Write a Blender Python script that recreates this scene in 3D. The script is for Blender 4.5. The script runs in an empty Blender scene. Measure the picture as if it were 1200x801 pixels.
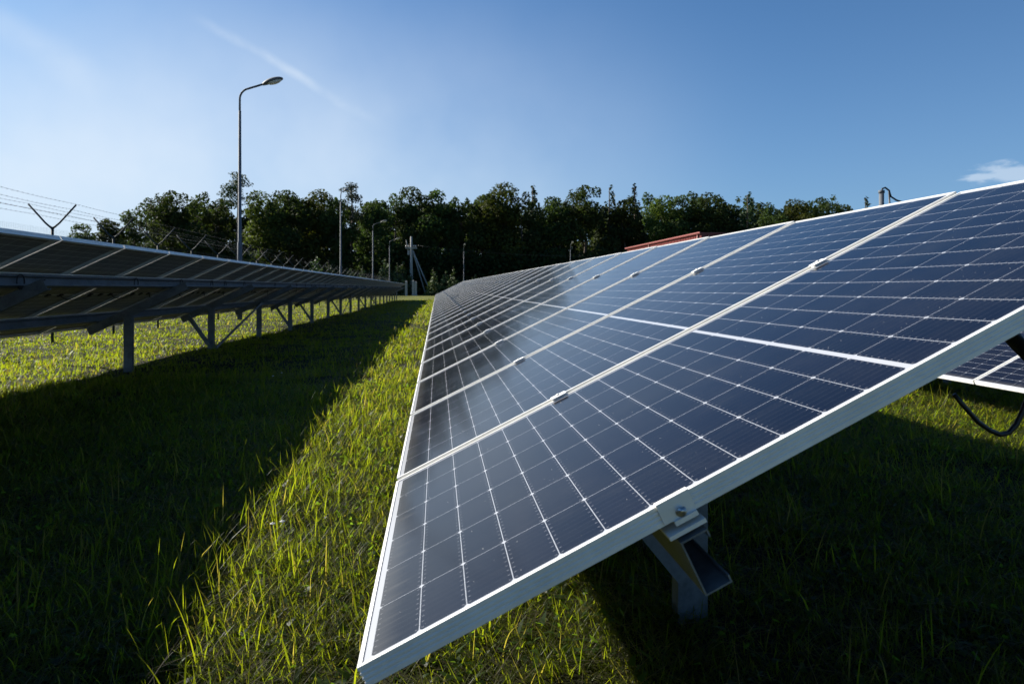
import bpy, math, random
import numpy as np
from mathutils import Vector, Matrix

R = math.radians
random.seed(7)
rng = np.random.default_rng(11)
scene = bpy.context.scene
col = scene.collection

# ------------------------------------------------------------------ camera, sky, sun, exposure
CAM_H = 1.05
YAW = math.atan2(87.6, 802.0)          # camera looks this much to the right of the row direction (+Y)
cam_d = bpy.data.cameras.new('camera')
cam = bpy.data.objects.new('camera', cam_d)
col.objects.link(cam)
cam.location = (0, 0, CAM_H)
cam.rotation_euler = (R(90), 0, -YAW)
cam_d.sensor_width = 36.0
cam_d.lens = 802.0 / 1200.0 * 36.0
cam_d.shift_y = -62.1 / 1200.0
cam_d.clip_start = 0.05
cam_d.clip_end = 6000
cam_d.dof.use_dof = True
cam_d.dof.focus_distance = 2.6
cam_d.dof.aperture_fstop = 7.1
scene.camera = cam

SUN_VEC = Vector((-1.41, 0.95, 1.0)).normalized()      # towards the sun
SUN_EL = math.asin(SUN_VEC.z)
SUN_AZ = math.atan2(SUN_VEC.x, SUN_VEC.y)               # from +Y, clockwise positive to +X

scene.view_settings.view_transform = 'Standard'
scene.view_settings.look = 'None'
scene.view_settings.gamma = 1.0
scene.view_settings.exposure = 1.18
scene.view_settings.use_curve_mapping = False

sun_d = bpy.data.lights.new('sun', 'SUN')
sun_d.energy = 5.0
sun_d.angle = R(0.5)
sun_d.color = (1.0, 0.95, 0.85)
sun = bpy.data.objects.new('sun', sun_d)
col.objects.link(sun)
sun.rotation_euler = (-SUN_VEC).to_track_quat('-Z', 'Y').to_euler()
sun.location = SUN_VEC * 60

world = bpy.data.worlds.new('World')
scene.world = world
world.use_nodes = True
SKY_STRENGTH = 0.05


class NT:
    """small helper for node trees"""
    def __init__(self, tree):
        self.t = tree

    def n(self, typ, **kw):
        nd = self.t.nodes.new(typ)
        for k, v in kw.items():
            setattr(nd, k, v)
        return nd

    def l(self, a, b):
        self.t.links.new(a, b)

    def put(self, sock, v):
        if v is None:
            return
        if isinstance(v, bpy.types.NodeSocket):
            self.l(v, sock)
        else:
            sock.default_value = v

    def m(self, op, a, b=None, c=None, clamp=False):
        nd = self.n('ShaderNodeMath', operation=op)
        nd.use_clamp = clamp
        self.put(nd.inputs[0], a)
        self.put(nd.inputs[1], b)
        if c is not None:
            self.put(nd.inputs[2], c)
        return nd.outputs[0]

    def vm(self, op, a, b=None):
        nd = self.n('ShaderNodeVectorMath', operation=op)
        self.put(nd.inputs[0], a)
        if b is not None:
            self.put(nd.inputs[1], b)
        return nd.outputs['Value'] if op in ('DOT_PRODUCT', 'LENGTH') else nd.outputs[0]

    def ramp(self, v, lo, hi):
        nd = self.n('ShaderNodeMapRange')
        nd.interpolation_type = 'SMOOTHSTEP'
        self.put(nd.inputs['Value'], v)
        self.put(nd.inputs['From Min'], lo)
        self.put(nd.inputs['From Max'], hi)
        return nd.outputs['Result']

    def mixc(self, f, a, b):
        nd = self.n('ShaderNodeMix', data_type='RGBA')
        self.put(nd.inputs[0], f)
        self.put(nd.inputs[6], a)
        self.put(nd.inputs[7], b)
        return nd.outputs[2]

    def noise(self, vec, scale, detail=3, rough=0.55):
        nd = self.n('ShaderNodeTexNoise')
        self.put(nd.inputs['Vector'], vec)
        nd.inputs['Scale'].default_value = scale
        nd.inputs['Detail'].default_value = detail
        nd.inputs['Roughness'].default_value = rough
        return nd.outputs['Fac']


def px(x, y, zf):
    """world point at picture pixel (1200x801) and forward distance zf"""
    xr = (x - 600.0) / 802.0 * zf
    z = (338.4 - y) / 802.0 * zf + CAM_H
    X = xr * math.cos(YAW) + zf * math.sin(YAW)
    Y = -xr * math.sin(YAW) + zf * math.cos(YAW)
    return Vector((X, Y, z))


def direction(x, y):
    p = px(x, y, 1.0)
    return Vector((p.x, p.y, p.z - CAM_H)).normalized()


def build_sky():
    t = NT(world.node_tree)
    world.node_tree.nodes.clear()
    out = t.n('ShaderNodeOutputWorld')
    bg = t.n('ShaderNodeBackground')
    sky = t.n('ShaderNodeTexSky')
    sky.sky_type = 'NISHITA'
    sky.sun_disc = False
    sky.sun_elevation = SUN_EL
    sky.sun_rotation = SUN_AZ
    sky.altitude = 150
    sky.air_density = 1.0
    sky.dust_density = 0.6
    sky.ozone_density = 3.0
    tc = t.n('ShaderNodeTexCoord')
    d = tc.outputs['Generated']
    dn = t.n('ShaderNodeVectorMath', operation='NORMALIZE')
    t.l(d, dn.inputs[0])
    d = dn.outputs[0]

    def streak(p0, p1, width, soft_noise):
        a, b = direction(*p0), direction(*p1)
        nrm = a.cross(b).normalized()
        mid = (a + b).normalized()
        half = math.acos(max(-1, min(1, a.dot(b)))) / 2
        wob = t.m('SUBTRACT', t.noise(d, 6.0, 3), 0.5)
        dist = t.m('ABSOLUTE', t.m('ADD', t.vm('DOT_PRODUCT', d, tuple(nrm)), t.m('MULTIPLY', wob, 0.05)))
        across = t.m('SUBTRACT', 1.0, t.ramp(dist, 0.0, width))
        ang = t.m('ARCCOSINE', t.m('MINIMUM', t.vm('DOT_PRODUCT', d, tuple(mid)), 1.0))
        along = t.m('SUBTRACT', 1.0, t.ramp(ang, half * 0.5, half * 1.08))
        tex = t.ramp(t.noise(d, soft_noise, 4), 0.25, 0.75)
        return t.m('MULTIPLY', t.m('MULTIPLY', across, along), tex)

    s1 = streak((225, 20), (445, 142), 0.010, 14)
    s2 = streak((-40, 0), (130, 105), 0.030, 7)
    # a small cumulus low on the right
    c = direction(1172, 204)
    mp = t.n('ShaderNodeMapping')
    mp.inputs['Scale'].default_value = (1, 1, 3.2)
    t.l(d, mp.inputs['Vector'])
    cs = Vector((c.x, c.y, c.z * 3.2))
    off = t.vm('SUBTRACT', mp.outputs[0], tuple(cs))
    dist = t.vm('LENGTH', off)
    nz = t.noise(mp.outputs[0], 30.0, 5)
    cl = t.ramp(t.m('ADD', t.m('SUBTRACT', 1.0, t.m('DIVIDE', dist, 0.052)), t.m('MULTIPLY', t.m('SUBTRACT', nz, 0.5), 1.7)), 0.14, 0.60)
    # thin veil low on the left, towards the sun
    v = direction(-30, 215)
    vd = t.vm('DOT_PRODUCT', d, tuple(v))
    veil = t.m('MULTIPLY', t.m('POWER', t.ramp(vd, 0.45, 1.0), 1.6), t.ramp(t.noise(d, 2.2, 5), -0.1, 0.8))
    vz = t.n('ShaderNodeSeparateXYZ')
    t.l(d, vz.inputs[0])
    veil = t.m('MULTIPLY', veil, t.m('SUBTRACT', 1.0, t.ramp(vz.outputs[2], 0.10, 0.50)))
    f = t.m('ADD', t.m('MULTIPLY', s1, 0.26), t.m('MULTIPLY', s2, 0.16))
    f = t.m('ADD', f, t.m('MULTIPLY', cl, 0.46))
    f = t.m('ADD', f, t.m('MULTIPLY', veil, 1.0), clamp=True)
    tint = t.n('ShaderNodeMix', data_type='RGBA', blend_type='MULTIPLY')
    tint.inputs[0].default_value = 1.0
    t.l(sky.outputs[0], tint.inputs[6])
    tint.inputs[7].default_value = (0.30, 0.69, 1.0, 1)
    # pale band of air along the horizon
    sz = t.n('ShaderNodeSeparateXYZ')
    t.l(d, sz.inputs[0])
    hz = t.m('MULTIPLY', t.m('POWER', 2.718, t.m('MULTIPLY', t.m('MAXIMUM', sz.outputs[2], 0.0), -4.6)), 0.80)
    base_sky = t.mixc(hz, tint.outputs[2], (3.0, 4.4, 6.4, 1))
    mixed = t.mixc(f, base_sky, (6.9, 7.8, 8.8, 1))
    t.l(mixed, bg.inputs['Color'])
    bg.inputs['Strength'].default_value = SKY_STRENGTH
    t.l(bg.outputs[0], out.inputs[0])


build_sky()

# ------------------------------------------------------------------ mesh helpers


class MB:
    """collects boxes, tubes and sweeps into ONE mesh"""
    def __init__(self):
        self.v, self.f, self.mi, self.sm = [], [], [], []

    def add(self, verts, faces, mi=0, smooth=False):
        b = len(self.v)
        self.v += [tuple(p) for p in verts]
        self.f += [tuple(i + b for i in f) for f in faces]
        self.mi += [mi] * len(faces)
        self.sm += [smooth] * len(faces)

    def box(self, lo, hi, mi=0, M=None):
        x0, y0, z0 = lo
        x1, y1, z1 = hi
        vs = [Vector(p) for p in ((x0, y0, z0), (x1, y0, z0), (x1, y1, z0), (x0, y1, z0),
                                  (x0, y0, z1), (x1, y0, z1), (x1, y1, z1), (x0, y1, z1))]
        if M is not None:
            vs = [M @ p for p in vs]
        self.add(vs, [(0, 3, 2, 1), (4, 5, 6, 7), (0, 1, 5, 4), (1, 2, 6, 5), (2, 3, 7, 6), (3, 0, 4, 7)], mi)

    def extrude(self, prof, a, b, xa, ya, mi=0, caps=True):
        """closed 2D profile (counter-clockwise) from point a to b with profile axes xa, ya"""
        a, b, xa, ya = Vector(a), Vector(b), Vector(xa), Vector(ya)
        n = len(prof)
        vs = [a + xa * p[0] + ya * p[1] for p in prof] + [b + xa * p[0] + ya * p[1] for p in prof]
        fs = [(i, (i + 1) % n, n + (i + 1) % n, n + i) for i in range(n)]
        if caps:
            fs += [tuple(range(n - 1, -1, -1)), tuple(range(n, 2 * n))]
        self.add(vs, fs, mi)

    def tube(self, pts, rad, n=8, mi=0, caps=True):
        pts = [Vector(p) for p in pts]
        if not isinstance(rad, (list, tuple)):
            rad = [rad] * len(pts)
        vs, fs = [], []
        prev = None
        for i, p in enumerate(pts):
            tg = (pts[min(i + 1, len(pts) - 1)] - pts[max(i - 1, 0)]).normalized()
            if prev is None:
                up = Vector((0, 0, 1)) if abs(tg.z) < 0.9 else Vector((1, 0, 0))
                xa = tg.cross(up).normalized()
            else:
                xa = (prev - tg * prev.dot(tg)).normalized()
            prev = xa
            ya = tg.cross(xa)
            for k in range(n):
                a = 2 * math.pi * k / n
                vs.append(p + (xa * math.cos(a) + ya * math.sin(a)) * rad[i])
        for i in range(len(pts) - 1):
            for k in range(n):
                k2 = (k + 1) % n
                fs.append((i * n + k, i * n + k2, (i + 1) * n + k2, (i + 1) * n + k))
        if caps:
            fs += [tuple(range(n - 1, -1, -1)), tuple(range((len(pts) - 1) * n, len(pts) * n))]
        self.add(vs, fs, mi, True)

    def ellipsoid(self, c, r, M=None, nu=14, nv=9, mi=0, zmin=-1, zmax=1):
        c = Vector(c)
        vs, fs = [], []
        for j in range(nv + 1):
            s = zmin + (zmax - zmin) * j / nv
            s = math.sin(math.asin(zmin) + (math.asin(zmax) - math.asin(zmin)) * j / nv)
            q = math.sqrt(max(0, 1 - s * s))
            for i in range(nu):
                a = 2 * math.pi * i / nu
                p = Vector((r[0] * q * math.cos(a), r[1] * q * math.sin(a), r[2] * s))
                if M is not None:
                    p = M @ p
                vs.append(c + p)
        for j in range(nv):
            for i in range(nu):
                i2 = (i + 1) % nu
                fs.append((j * nu + i, j * nu + i2, (j + 1) * nu + i2, (j + 1) * nu + i))
        fs += [tuple(range(nu - 1, -1, -1)), tuple(range(nv * nu, (nv + 1) * nu))]
        self.add(vs, fs, mi, True)

    def mesh(self, name, mats):
        me = bpy.data.meshes.new(name)
        me.from_pydata(self.v, [], self.f)
        for m_ in (mats if isinstance(mats, (list, tuple)) else [mats]):
            me.materials.append(m_)
        me.polygons.foreach_set('material_index', self.mi)
        me.polygons.foreach_set('use_smooth', self.sm)
        me.update()
        return me

    def build(self, name, mats, parent=None, loc=(0, 0, 0), rot=(0, 0, 0)):
        return link(name, self.mesh(name, mats), parent, loc, rot)


def link(name, data, parent=None, loc=(0, 0, 0), rot=(0, 0, 0)):
    o = bpy.data.objects.new(name, data)
    col.objects.link(o)
    o.parent = parent
    o.location = loc
    o.rotation_euler = rot
    return o


def thing(name, label, cat, loc=(0, 0, 0), rotz=0.0, group=None):
    o = bpy.data.objects.new(name, None)
    o.empty_display_size = 0.3
    col.objects.link(o)
    o.location = loc
    o.rotation_euler = (0, 0, rotz)
    return tag(o, label, cat, group)


def tag(o, label=None, cat=None, group=None, kind=None):
    if label:
        o['label'] = label
    if cat:
        o['category'] = cat
    if group:
        o['group'] = group
    if kind:
        o['kind'] = kind
    return o


def copy_tree(o, parent=None):
    c = o.copy()
    col.objects.link(c)
    c.parent = parent
    for ch in list(o.children):
        copy_tree(ch, c)
    return c


def mesh_np(name, verts, faces, mats, colors=None, smooth=False):
    """fast mesh from numpy: faces is a list of (n,k) int arrays"""
    me = bpy.data.meshes.new(name)
    me.vertices.add(len(verts))
    me.vertices.foreach_set('co', np.ascontiguousarray(verts, dtype=np.float32).ravel())
    loops = np.concatenate([f.ravel() for f in faces]).astype(np.int32)
    tot = np.concatenate([np.full(len(f), f.shape[1]) for f in faces]).astype(np.int32)
    start = np.concatenate([[0], np.cumsum(tot)[:-1]]).astype(np.int32)
    me.loops.add(len(loops))
    me.loops.foreach_set('vertex_index', loops)
    me.polygons.add(len(tot))
    me.polygons.foreach_set('loop_start', start)
    me.polygons.foreach_set('loop_total', tot)
    me.polygons.foreach_set('use_smooth', np.full(len(tot), smooth))
    for m_ in (mats if isinstance(mats, (list, tuple)) else [mats]):
        me.materials.append(m_)
    if colors is not None:
        at = me.color_attributes.new('tone', 'FLOAT_COLOR', 'POINT')
        c4 = np.ones((len(verts), 4), dtype=np.float32)
        c4[:, :3] = colors
        at.data.foreach_set('color', c4.ravel())
    me.update(calc_edges=True)
    return me


# ------------------------------------------------------------------ materials
def new_mat(name):
    m_ = bpy.data.materials.new(name)
    m_.use_nodes = True
    t = NT(m_.node_tree)
    bsdf = m_.node_tree.nodes['Principled BSDF']
    return m_, t, bsdf


def metal_mat(name, c, rough=0.4, metallic=0.85, var=0.25, scale=14.0, stretch=(1, 1, 1)):
    m_, t, b = new_mat(name)
    tc = t.n('ShaderNodeTexCoord')
    mp = t.n('ShaderNodeMapping')
    mp.inputs['Scale'].default_value = stretch
    t.l(tc.outputs['Object'], mp.inputs['Vector'])
    n1 = t.noise(mp.outputs[0], scale, 5)
    n2 = t.noise(mp.outputs[0], scale * 7, 2)
    k = t.m('ADD', t.m('MULTIPLY', n1, 0.7), t.m('MULTIPLY', n2, 0.3))
    dark = tuple(x * (1 - var) for x in c) + (1,)
    lite = tuple(min(1, x * (1 + var)) for x in c) + (1,)
    t.l(t.mixc(t.ramp(k, 0.3, 0.7), dark, lite), b.inputs['Base Color'])
    b.inputs['Metallic'].default_value = metallic
    t.l(t.m('ADD', t.m('MULTIPLY', n1, 0.22), rough - 0.11), b.inputs['Roughness'])
    return m_


def plain_mat(name, c, rough=0.6, metallic=0.0, var=0.2, scale=20.0):
    return metal_mat(name, c, rough, metallic, var, scale)


ALU = metal_mat('anodised_aluminium', (0.72, 0.71, 0.68), 0.42, 0.15, 0.08, 7.0)
GALV = metal_mat('galvanised_steel', (0.135, 0.15, 0.163), 0.55, 0.4, 0.30, 9.0)
BLACK = plain_mat('black_plastic', (0.012, 0.012, 0.013), 0.45, 0, 0.3, 30)
BOLT = metal_mat('stainless_bolt', (0.5, 0.5, 0.5), 0.3, 0.9, 0.1)
DKGREEN = plain_mat('dark_green_powder_coat', (0.010, 0.018, 0.018), 0.7, 0, 0.2)
CONC = plain_mat('weathered_concrete', (0.30, 0.295, 0.275), 0.9, 0, 0.3, 6)
POLE = metal_mat('lamp_pole_zinc', (0.10, 0.11, 0.125), 0.75, 0.15, 0.2, 6)
HEAD = plain_mat('lamp_head_grey', (0.10, 0.10, 0.10), 0.65, 0.0, 0.1)

# module size (metres): W along the row, L up the slope
W, L, GAP = 1.044, 2.094, 0.0194
PITCH = W + GAP
TILT = R(26.05)
BU, BV, MID = 0.0165, 0.021, 0.012
CU = (W - 2 * BU) / 6
CV = (L - 2 * BV - MID) / 24


def cell_masks(t, gu=0.0005, gv=0.0007):
    tc = t.n('ShaderNodeTexCoord')
    sep = t.n('ShaderNodeSeparateXYZ')
    t.l(tc.outputs['Object'], sep.inputs[0])
    x, y = sep.outputs[0], sep.outputs[1]        # x up the slope, y along the row
    su = t.m('DIVIDE', t.m('SUBTRACT', y, BU), CU)
    fu = t.m('FRACT', su)
    upper = t.m('GREATER_THAN', x, L / 2)
    sv = t.m('DIVIDE', t.m('SUBTRACT', t.m('SUBTRACT', x, BV), t.m('MULTIPLY', upper, MID)), CV)
    fv = t.m('FRACT', sv)
    eu = t.m('MULTIPLY', t.m('MINIMUM', fu, t.m('SUBTRACT', 1.0, fu)), CU)     # metres to cell edge
    ev = t.m('MULTIPLY', t.m('MINIMUM', fv, t.m('SUBTRACT', 1.0, fv)), CV)
    gap = t.m('MAXIMUM', t.m('LESS_THAN', eu, gu), t.m('LESS_THAN', ev, gv))
    # chamfered wafer corners
    gap = t.m('MAXIMUM', gap, t.m('LESS_THAN', t.m('ADD', eu, ev), 0.0062))
    gap = t.m('MAXIMUM', gap, t.m('LESS_THAN', t.m('ABSOLUTE', t.m('SUBTRACT', x, L / 2)), MID / 2 + 0.001))
    out = t.m('MAXIMUM', t.m('LESS_THAN', y, BU), t.m('GREATER_THAN', y, W - BU))
    out = t.m('MAXIMUM', out, t.m('MAXIMUM', t.m('LESS_THAN', x, BV), t.m('GREATER_THAN', x, L - BV)))
    gap = t.m('MAXIMUM', gap, out)
    # nine busbars per cell, and their solder pads near the cell's ends
    fb = t.m('FRACT', t.m('MULTIPLY', fu, 9.0))
    db = t.m('MULTIPLY', t.m('ABSOLUTE', t.m('SUBTRACT', fb, 0.5)), CU / 9)
    bus = t.m('LESS_THAN', db, 0.00028)
    pad = t.m('MULTIPLY', t.m('LESS_THAN', db, 0.0007), t.m('LESS_THAN', t.m('ABSOLUTE', t.m('SUBTRACT', ev, 0.0060)), 0.0022))
    cellid = t.n('ShaderNodeCombineXYZ')
    t.l(t.m('FLOOR', su), cellid.inputs[0])
    t.l(t.m('FLOOR', sv), cellid.inputs[1])
    oi = t.n('ShaderNodeObjectInfo')
    t.l(t.m('MULTIPLY', oi.outputs['Random'], 91.0), cellid.inputs[2])
    wn = t.n('ShaderNodeTexWhiteNoise')
    t.l(cellid.outputs[0], wn.inputs['Vector'])
    return tc, gap, bus, pad, wn.outputs['Value'], oi


def front_glass():
    m_, t, b = new_mat('solar_glass_front')
    tc, gap, bus, pad, rnd, oi = cell_masks(t)
    base = t.mixc(rnd, (0.0028, 0.0026, 0.0056, 1), (0.0048, 0.0045, 0.0088, 1))
    c = t.mixc(t.m('MULTIPLY', bus, 0.30), base, (0.09, 0.095, 0.11, 1))
    c = t.mixc(pad, c, (0.16, 0.16, 0.175, 1))
    c = t.mixc(gap, c, (0.36, 0.37, 0.40, 1))
    # dust: specks and a thin uneven film
    vo = t.n('ShaderNodeTexVoronoi', feature='F1')
    vo.inputs['Scale'].default_value = 120.0
    t.l(tc.outputs['Object'], vo.inputs['Vector'])
    sepc = t.n('ShaderNodeSeparateColor')
    t.l(vo.outputs['Color'], sepc.inputs[0])
    size = t.m('MULTIPLY', t.m('POWER', sepc.outputs[0], 8.0), 0.13)
    speck = t.m('MULTIPLY', t.m('LESS_THAN', vo.outputs['Distance'], size), t.m('GREATER_THAN', sepc.outputs[1], 0.55))
    film = t.ramp(t.noise(tc.outputs['Object'], 2.6, 6, 0.65), 0.35, 0.85)
    fine = t.noise(tc.outputs['Object'], 160.0, 2)
    c = t.mixc(t.m('MULTIPLY', t.m('MULTIPLY', film, fine), 0.06), c, (0.33, 0.32, 0.30, 1))
    # rain-washed streaks and the silt line gathered above the lower frame
    sx = t.n('ShaderNodeSeparateXYZ')
    t.l(tc.outputs['Object'], sx.inputs[0])
    mp = t.n('ShaderNodeMapping')
    mp.inputs['Scale'].default_value = (1.2, 38.0, 1.0)
    t.l(tc.outputs['Object'], mp.inputs['Vector'])
    streak = t.ramp(t.noise(mp.outputs[0], 1.0, 4, 0.6), 0.48, 0.80)
    silt = t.m('SUBTRACT', 1.0, t.ramp(t.m('ADD', sx.outputs[0], t.m('MULTIPLY', streak, -0.05)), 0.012, 0.075))
    dirt = t.m('MAXIMUM', t.m('MULTIPLY', streak, 0.016), t.m('MULTIPLY', silt, 0.12))
    c = t.mixc(dirt, c, (0.30, 0.28, 0.24, 1))
    c = t.mixc(t.m('MULTIPLY', speck, 0.75), c, (0.55, 0.54, 0.52, 1))
    t.l(c, b.inputs['Base Color'])
    rr = t.m('ADD', 0.105, t.m('MULTIPLY', film, 0.08))
    t.l(t.m('ADD', rr, t.m('MULTIPLY', speck, 0.4)), b.inputs['Roughness'])
    b.inputs['IOR'].default_value = 1.42
    # faint texture of the rolled glass
    bp = t.n('ShaderNodeBump')
    bp.inputs['Strength'].default_value = 0.05
    bp.inputs['Distance'].default_value = 0.002
    t.l(t.noise(tc.outputs['Object'], 9.0, 3), bp.inputs['Height'])
    t.l(bp.outputs[0], b.inputs['Normal'])
    return m_


def back_sheet():
    m_, t, b = new_mat('solar_glass_back')
    tc, gap, bus, pad, rnd, oi = cell_masks(t, 0.0022, 0.0022)
    base = t.mixc(rnd, (0.210, 0.202, 0.182, 1), (0.255, 0.246, 0.222, 1))
    c = t.mixc(gap, base, (0.80, 0.80, 0.76, 1))  # pale gap colour stands in for light passing between the cells
    t.l(c, b.inputs['Base Color'])
    b.inputs['Roughness'].default_value = 0.5
    return m_


GLASS, BACK = front_glass(), back_sheet()


def tone_mat(name, trans=0.4, rough=0.5, spec=0.3, var=0.25, tcol=(1.2, 1.25, 0.6), rand_obj=0.0):
    """foliage: per-leaf tone from a colour attribute, part of the light passes through"""
    m_ = bpy.data.materials.new(name)
    m_.use_nodes = True
    t = NT(m_.node_tree)
    m_.node_tree.nodes.clear()
    out = t.n('ShaderNodeOutputMaterial')
    at = t.n('ShaderNodeAttribute', attribute_name='tone')
    c = at.outputs['Color']
    if rand_obj:
        oi = t.n('ShaderNodeObjectInfo')
        hs = t.n('ShaderNodeHueSaturation')
        t.l(t.m('ADD', 0.5 - 0.022, t.m('MULTIPLY', oi.outputs['Random'], 0.045)), hs.inputs['Hue'])
        t.l(t.m('ADD', 1 - rand_obj, t.m('MULTIPLY', oi.outputs['Random'], 2 * rand_obj)), hs.inputs['Value'])
        t.l(c, hs.inputs['Color'])
        c = hs.outputs[0]
    b = t.n('ShaderNodeBsdfPrincipled')
    t.l(c, b.inputs['Base Color'])
    b.inputs['Roughness'].default_value = rough
    b.inputs['Specular IOR Level'].default_value = spec
    tr = t.n('ShaderNodeBsdfTranslucent')
    tint = t.n('ShaderNodeMix', data_type='RGBA', blend_type='MULTIPLY')
    tint.inputs[0].default_value = 1
    t.l(c, tint.inputs[6])
    tint.inputs[7].default_value = tcol + (1,)
    t.l(tint.outputs[2], tr.inputs[0])
    mx = t.n('ShaderNodeMixShader')
    mx.inputs[0].default_value = trans
    t.l(b.outputs[0], mx.inputs[1])
    t.l(tr.outputs[0], mx.inputs[2])
    t.l(mx.outputs[0], out.inputs[0])
    return m_


GRASS = tone_mat('grass_blades', 0.66, 0.45, 0.18, tcol=(5.2, 5.0, 1.0))
LEAF = tone_mat('tree_leaves', 0.36, 0.7, 0.10, tcol=(1.3, 1.4, 0.6), rand_obj=0.35)
NEEDLE = tone_mat('pine_needles', 0.15, 0.65, 0.2, rand_obj=0.25)


def bark():
    m_, t, b = new_mat('bark')
    tc = t.n('ShaderNodeTexCoord')
    mp = t.n('ShaderNodeMapping')
    mp.inputs['Scale'].default_value = (3, 3, 0.6)
    t.l(tc.outputs['Object'], mp.inputs['Vector'])
    n = t.noise(mp.outputs[0], 6, 5)
    t.l(t.mixc(t.ramp(n, 0.35, 0.7), (0.045, 0.034, 0.025, 1), (0.14, 0.105, 0.08, 1)), b.inputs['Base Color'])
    b.inputs['Roughness'].default_value = 0.95
    return m_


BARK = bark()


def ground_mat():
    m_, t, b = new_mat('meadow_soil')
    tc = t.n('ShaderNodeTexCoord')
    o = tc.outputs['Object']
    n1 = t.noise(o, 0.35, 5)
    n2 = t.noise(o, 7.0, 6, 0.7)
    n3 = t.noise(o, 60.0, 3, 0.7)
    k = t.m('ADD', t.m('MULTIPLY', n2, 0.6), t.m('MULTIPLY', n3, 0.4))
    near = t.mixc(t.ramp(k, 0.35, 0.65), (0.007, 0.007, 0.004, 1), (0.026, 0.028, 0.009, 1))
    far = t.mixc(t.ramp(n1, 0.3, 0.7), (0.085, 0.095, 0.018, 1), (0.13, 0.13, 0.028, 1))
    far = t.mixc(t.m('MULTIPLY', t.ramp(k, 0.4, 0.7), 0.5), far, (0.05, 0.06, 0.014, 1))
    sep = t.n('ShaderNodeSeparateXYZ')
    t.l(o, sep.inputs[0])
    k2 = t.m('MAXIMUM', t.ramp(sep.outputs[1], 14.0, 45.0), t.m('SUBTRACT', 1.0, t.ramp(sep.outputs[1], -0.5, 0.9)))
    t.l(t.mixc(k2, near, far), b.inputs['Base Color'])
    b.inputs['Roughness'].default_value = 0.95
    b.inputs['Specular IOR Level'].default_value = 0.1
    bp = t.n('ShaderNodeBump')
    bp.inputs['Strength'].default_value = 0.9
    bp.inputs['Distance'].default_value = 0.05
    t.l(k, bp.inputs['Height'])
    t.l(bp.outputs[0], b.inputs['Normal'])
    return m_


# ------------------------------------------------------------------ ground (one sheet)
def hash2(ix, iy, seed=0):
    h = (ix.astype(np.int64) * 374761393 + iy.astype(np.int64) * 668265263 + seed * 974711) & 0x7fffffff
    h = ((h ^ (h >> 13)) * 1274126177) & 0x7fffffff
    return ((h ^ (h >> 16)) & 0xffff) / 65535.0


def vnoise(x, y, seed=0):
    ix, iy = np.floor(x), np.floor(y)
    fx, fy = x - ix, y - iy
    fx, fy = fx * fx * (3 - 2 * fx), fy * fy * (3 - 2 * fy)
    a, b = hash2(ix, iy, seed), hash2(ix + 1, iy, seed)
    c, d = hash2(ix, iy + 1, seed), hash2(ix + 1, iy + 1, seed)
    return (a * (1 - fx) + b * fx) * (1 - fy) + (c * (1 - fx) + d * fx) * fy


def ground_z(x, y):
    x, y = np.asarray(x, float), np.asarray(y, float)
    fade = np.clip((90 - np.abs(y)) / 40, 0, 1) * np.clip((40 - np.abs(x)) / 20, 0, 1)
    h = 0.07 * (vnoise(x * 0.5, y * 0.4, 1) - 0.5) + 0.035 * (vnoise(x * 2.1, y * 2.1, 2) - 0.5)
    # shallow hollow in the aisle, shaped to shift the left row's shadow edge
    dip = -0.09 * np.exp(-((x + 1.0) / 1.7) ** 2 - ((y - 1.5) / 1.9) ** 2)
    return h * fade + dip


def build_ground():
    xs = np.concatenate([[-1500, -700, -300, -150, -90, -60, -40, -28, -20], np.arange(-15, 10.01, 0.25), [12, 15, 20, 28, 40, 60, 90, 150, 300, 700, 1500]])
    ys = np.concatenate([[-300, -120, -50, -20, -8, -4, -2], np.arange(0, 24, 0.25), np.arange(24, 70, 1.0), [75, 85, 100, 120, 150, 200, 300, 600, 1200, 2500]])
    gx, gy = np.meshgrid(xs, ys)
    v = np.stack([gx.ravel(), gy.ravel(), ground_z(gx, gy).ravel()], 1)
    nx, ny = len(xs), len(ys)
    i = np.arange(nx * ny).reshape(ny, nx)
    f = np.stack([i[:-1, :-1].ravel(), i[:-1, 1:].ravel(), i[1:, 1:].ravel(), i[1:, :-1].ravel()], 1)
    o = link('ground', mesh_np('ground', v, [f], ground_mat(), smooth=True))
    o['kind'] = 'structure'


build_ground()

# ------------------------------------------------------------------ grass
def blades(pos, h, w, az, lean, curl, colr, segs=3):
    """vectorised tapered blades; pos (n,3)"""
    n = len(pos)
    dirx, diry = np.cos(az), np.sin(az)
    sx, sy = -diry, dirx
    rows = []
    for s in range(segs + 1):
        f = s / segs
        ang = lean + curl * f
        # integrate the bend
        if s == 0:
            cx = np.zeros(n)
            cz = np.zeros(n)
        else:
            cx = cx + np.sin(ang) * h / segs
            cz = cz + np.cos(ang) * h / segs
        hw = w * (1 - f ** 1.6) * 0.5 if s < segs else w * 0.02
        if s < segs:
            a = np.stack([pos[:, 0] + dirx * cx - sx * hw, pos[:, 1] + diry * cx - sy * hw, pos[:, 2] + cz], 1)
            b = np.stack([pos[:, 0] + dirx * cx + sx * hw, pos[:, 1] + diry * cx + sy * hw, pos[:, 2] + cz], 1)
            rows += [a, b]
        else:
            rows.append(np.stack([pos[:, 0] + dirx * cx, pos[:, 1] + diry * cx, pos[:, 2] + cz], 1))
    k = 2 * segs + 1
    v = np.stack(rows, 1).reshape(-1, 3)
    b0 = (np.arange(n) * k)[:, None]
    quads = np.concatenate([b0 + np.array([[2 * s, 2 * s + 1, 2 * s + 3, 2 * s + 2]]) for s in range(segs - 1)], 0) if segs > 1 else np.zeros((0, 4), int)
    tris = b0 + np.array([[2 * segs - 2, 2 * segs - 1, 2 * segs]])
    c = np.repeat(colr, k, axis=0)
    return v, quads, tris, c


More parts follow.
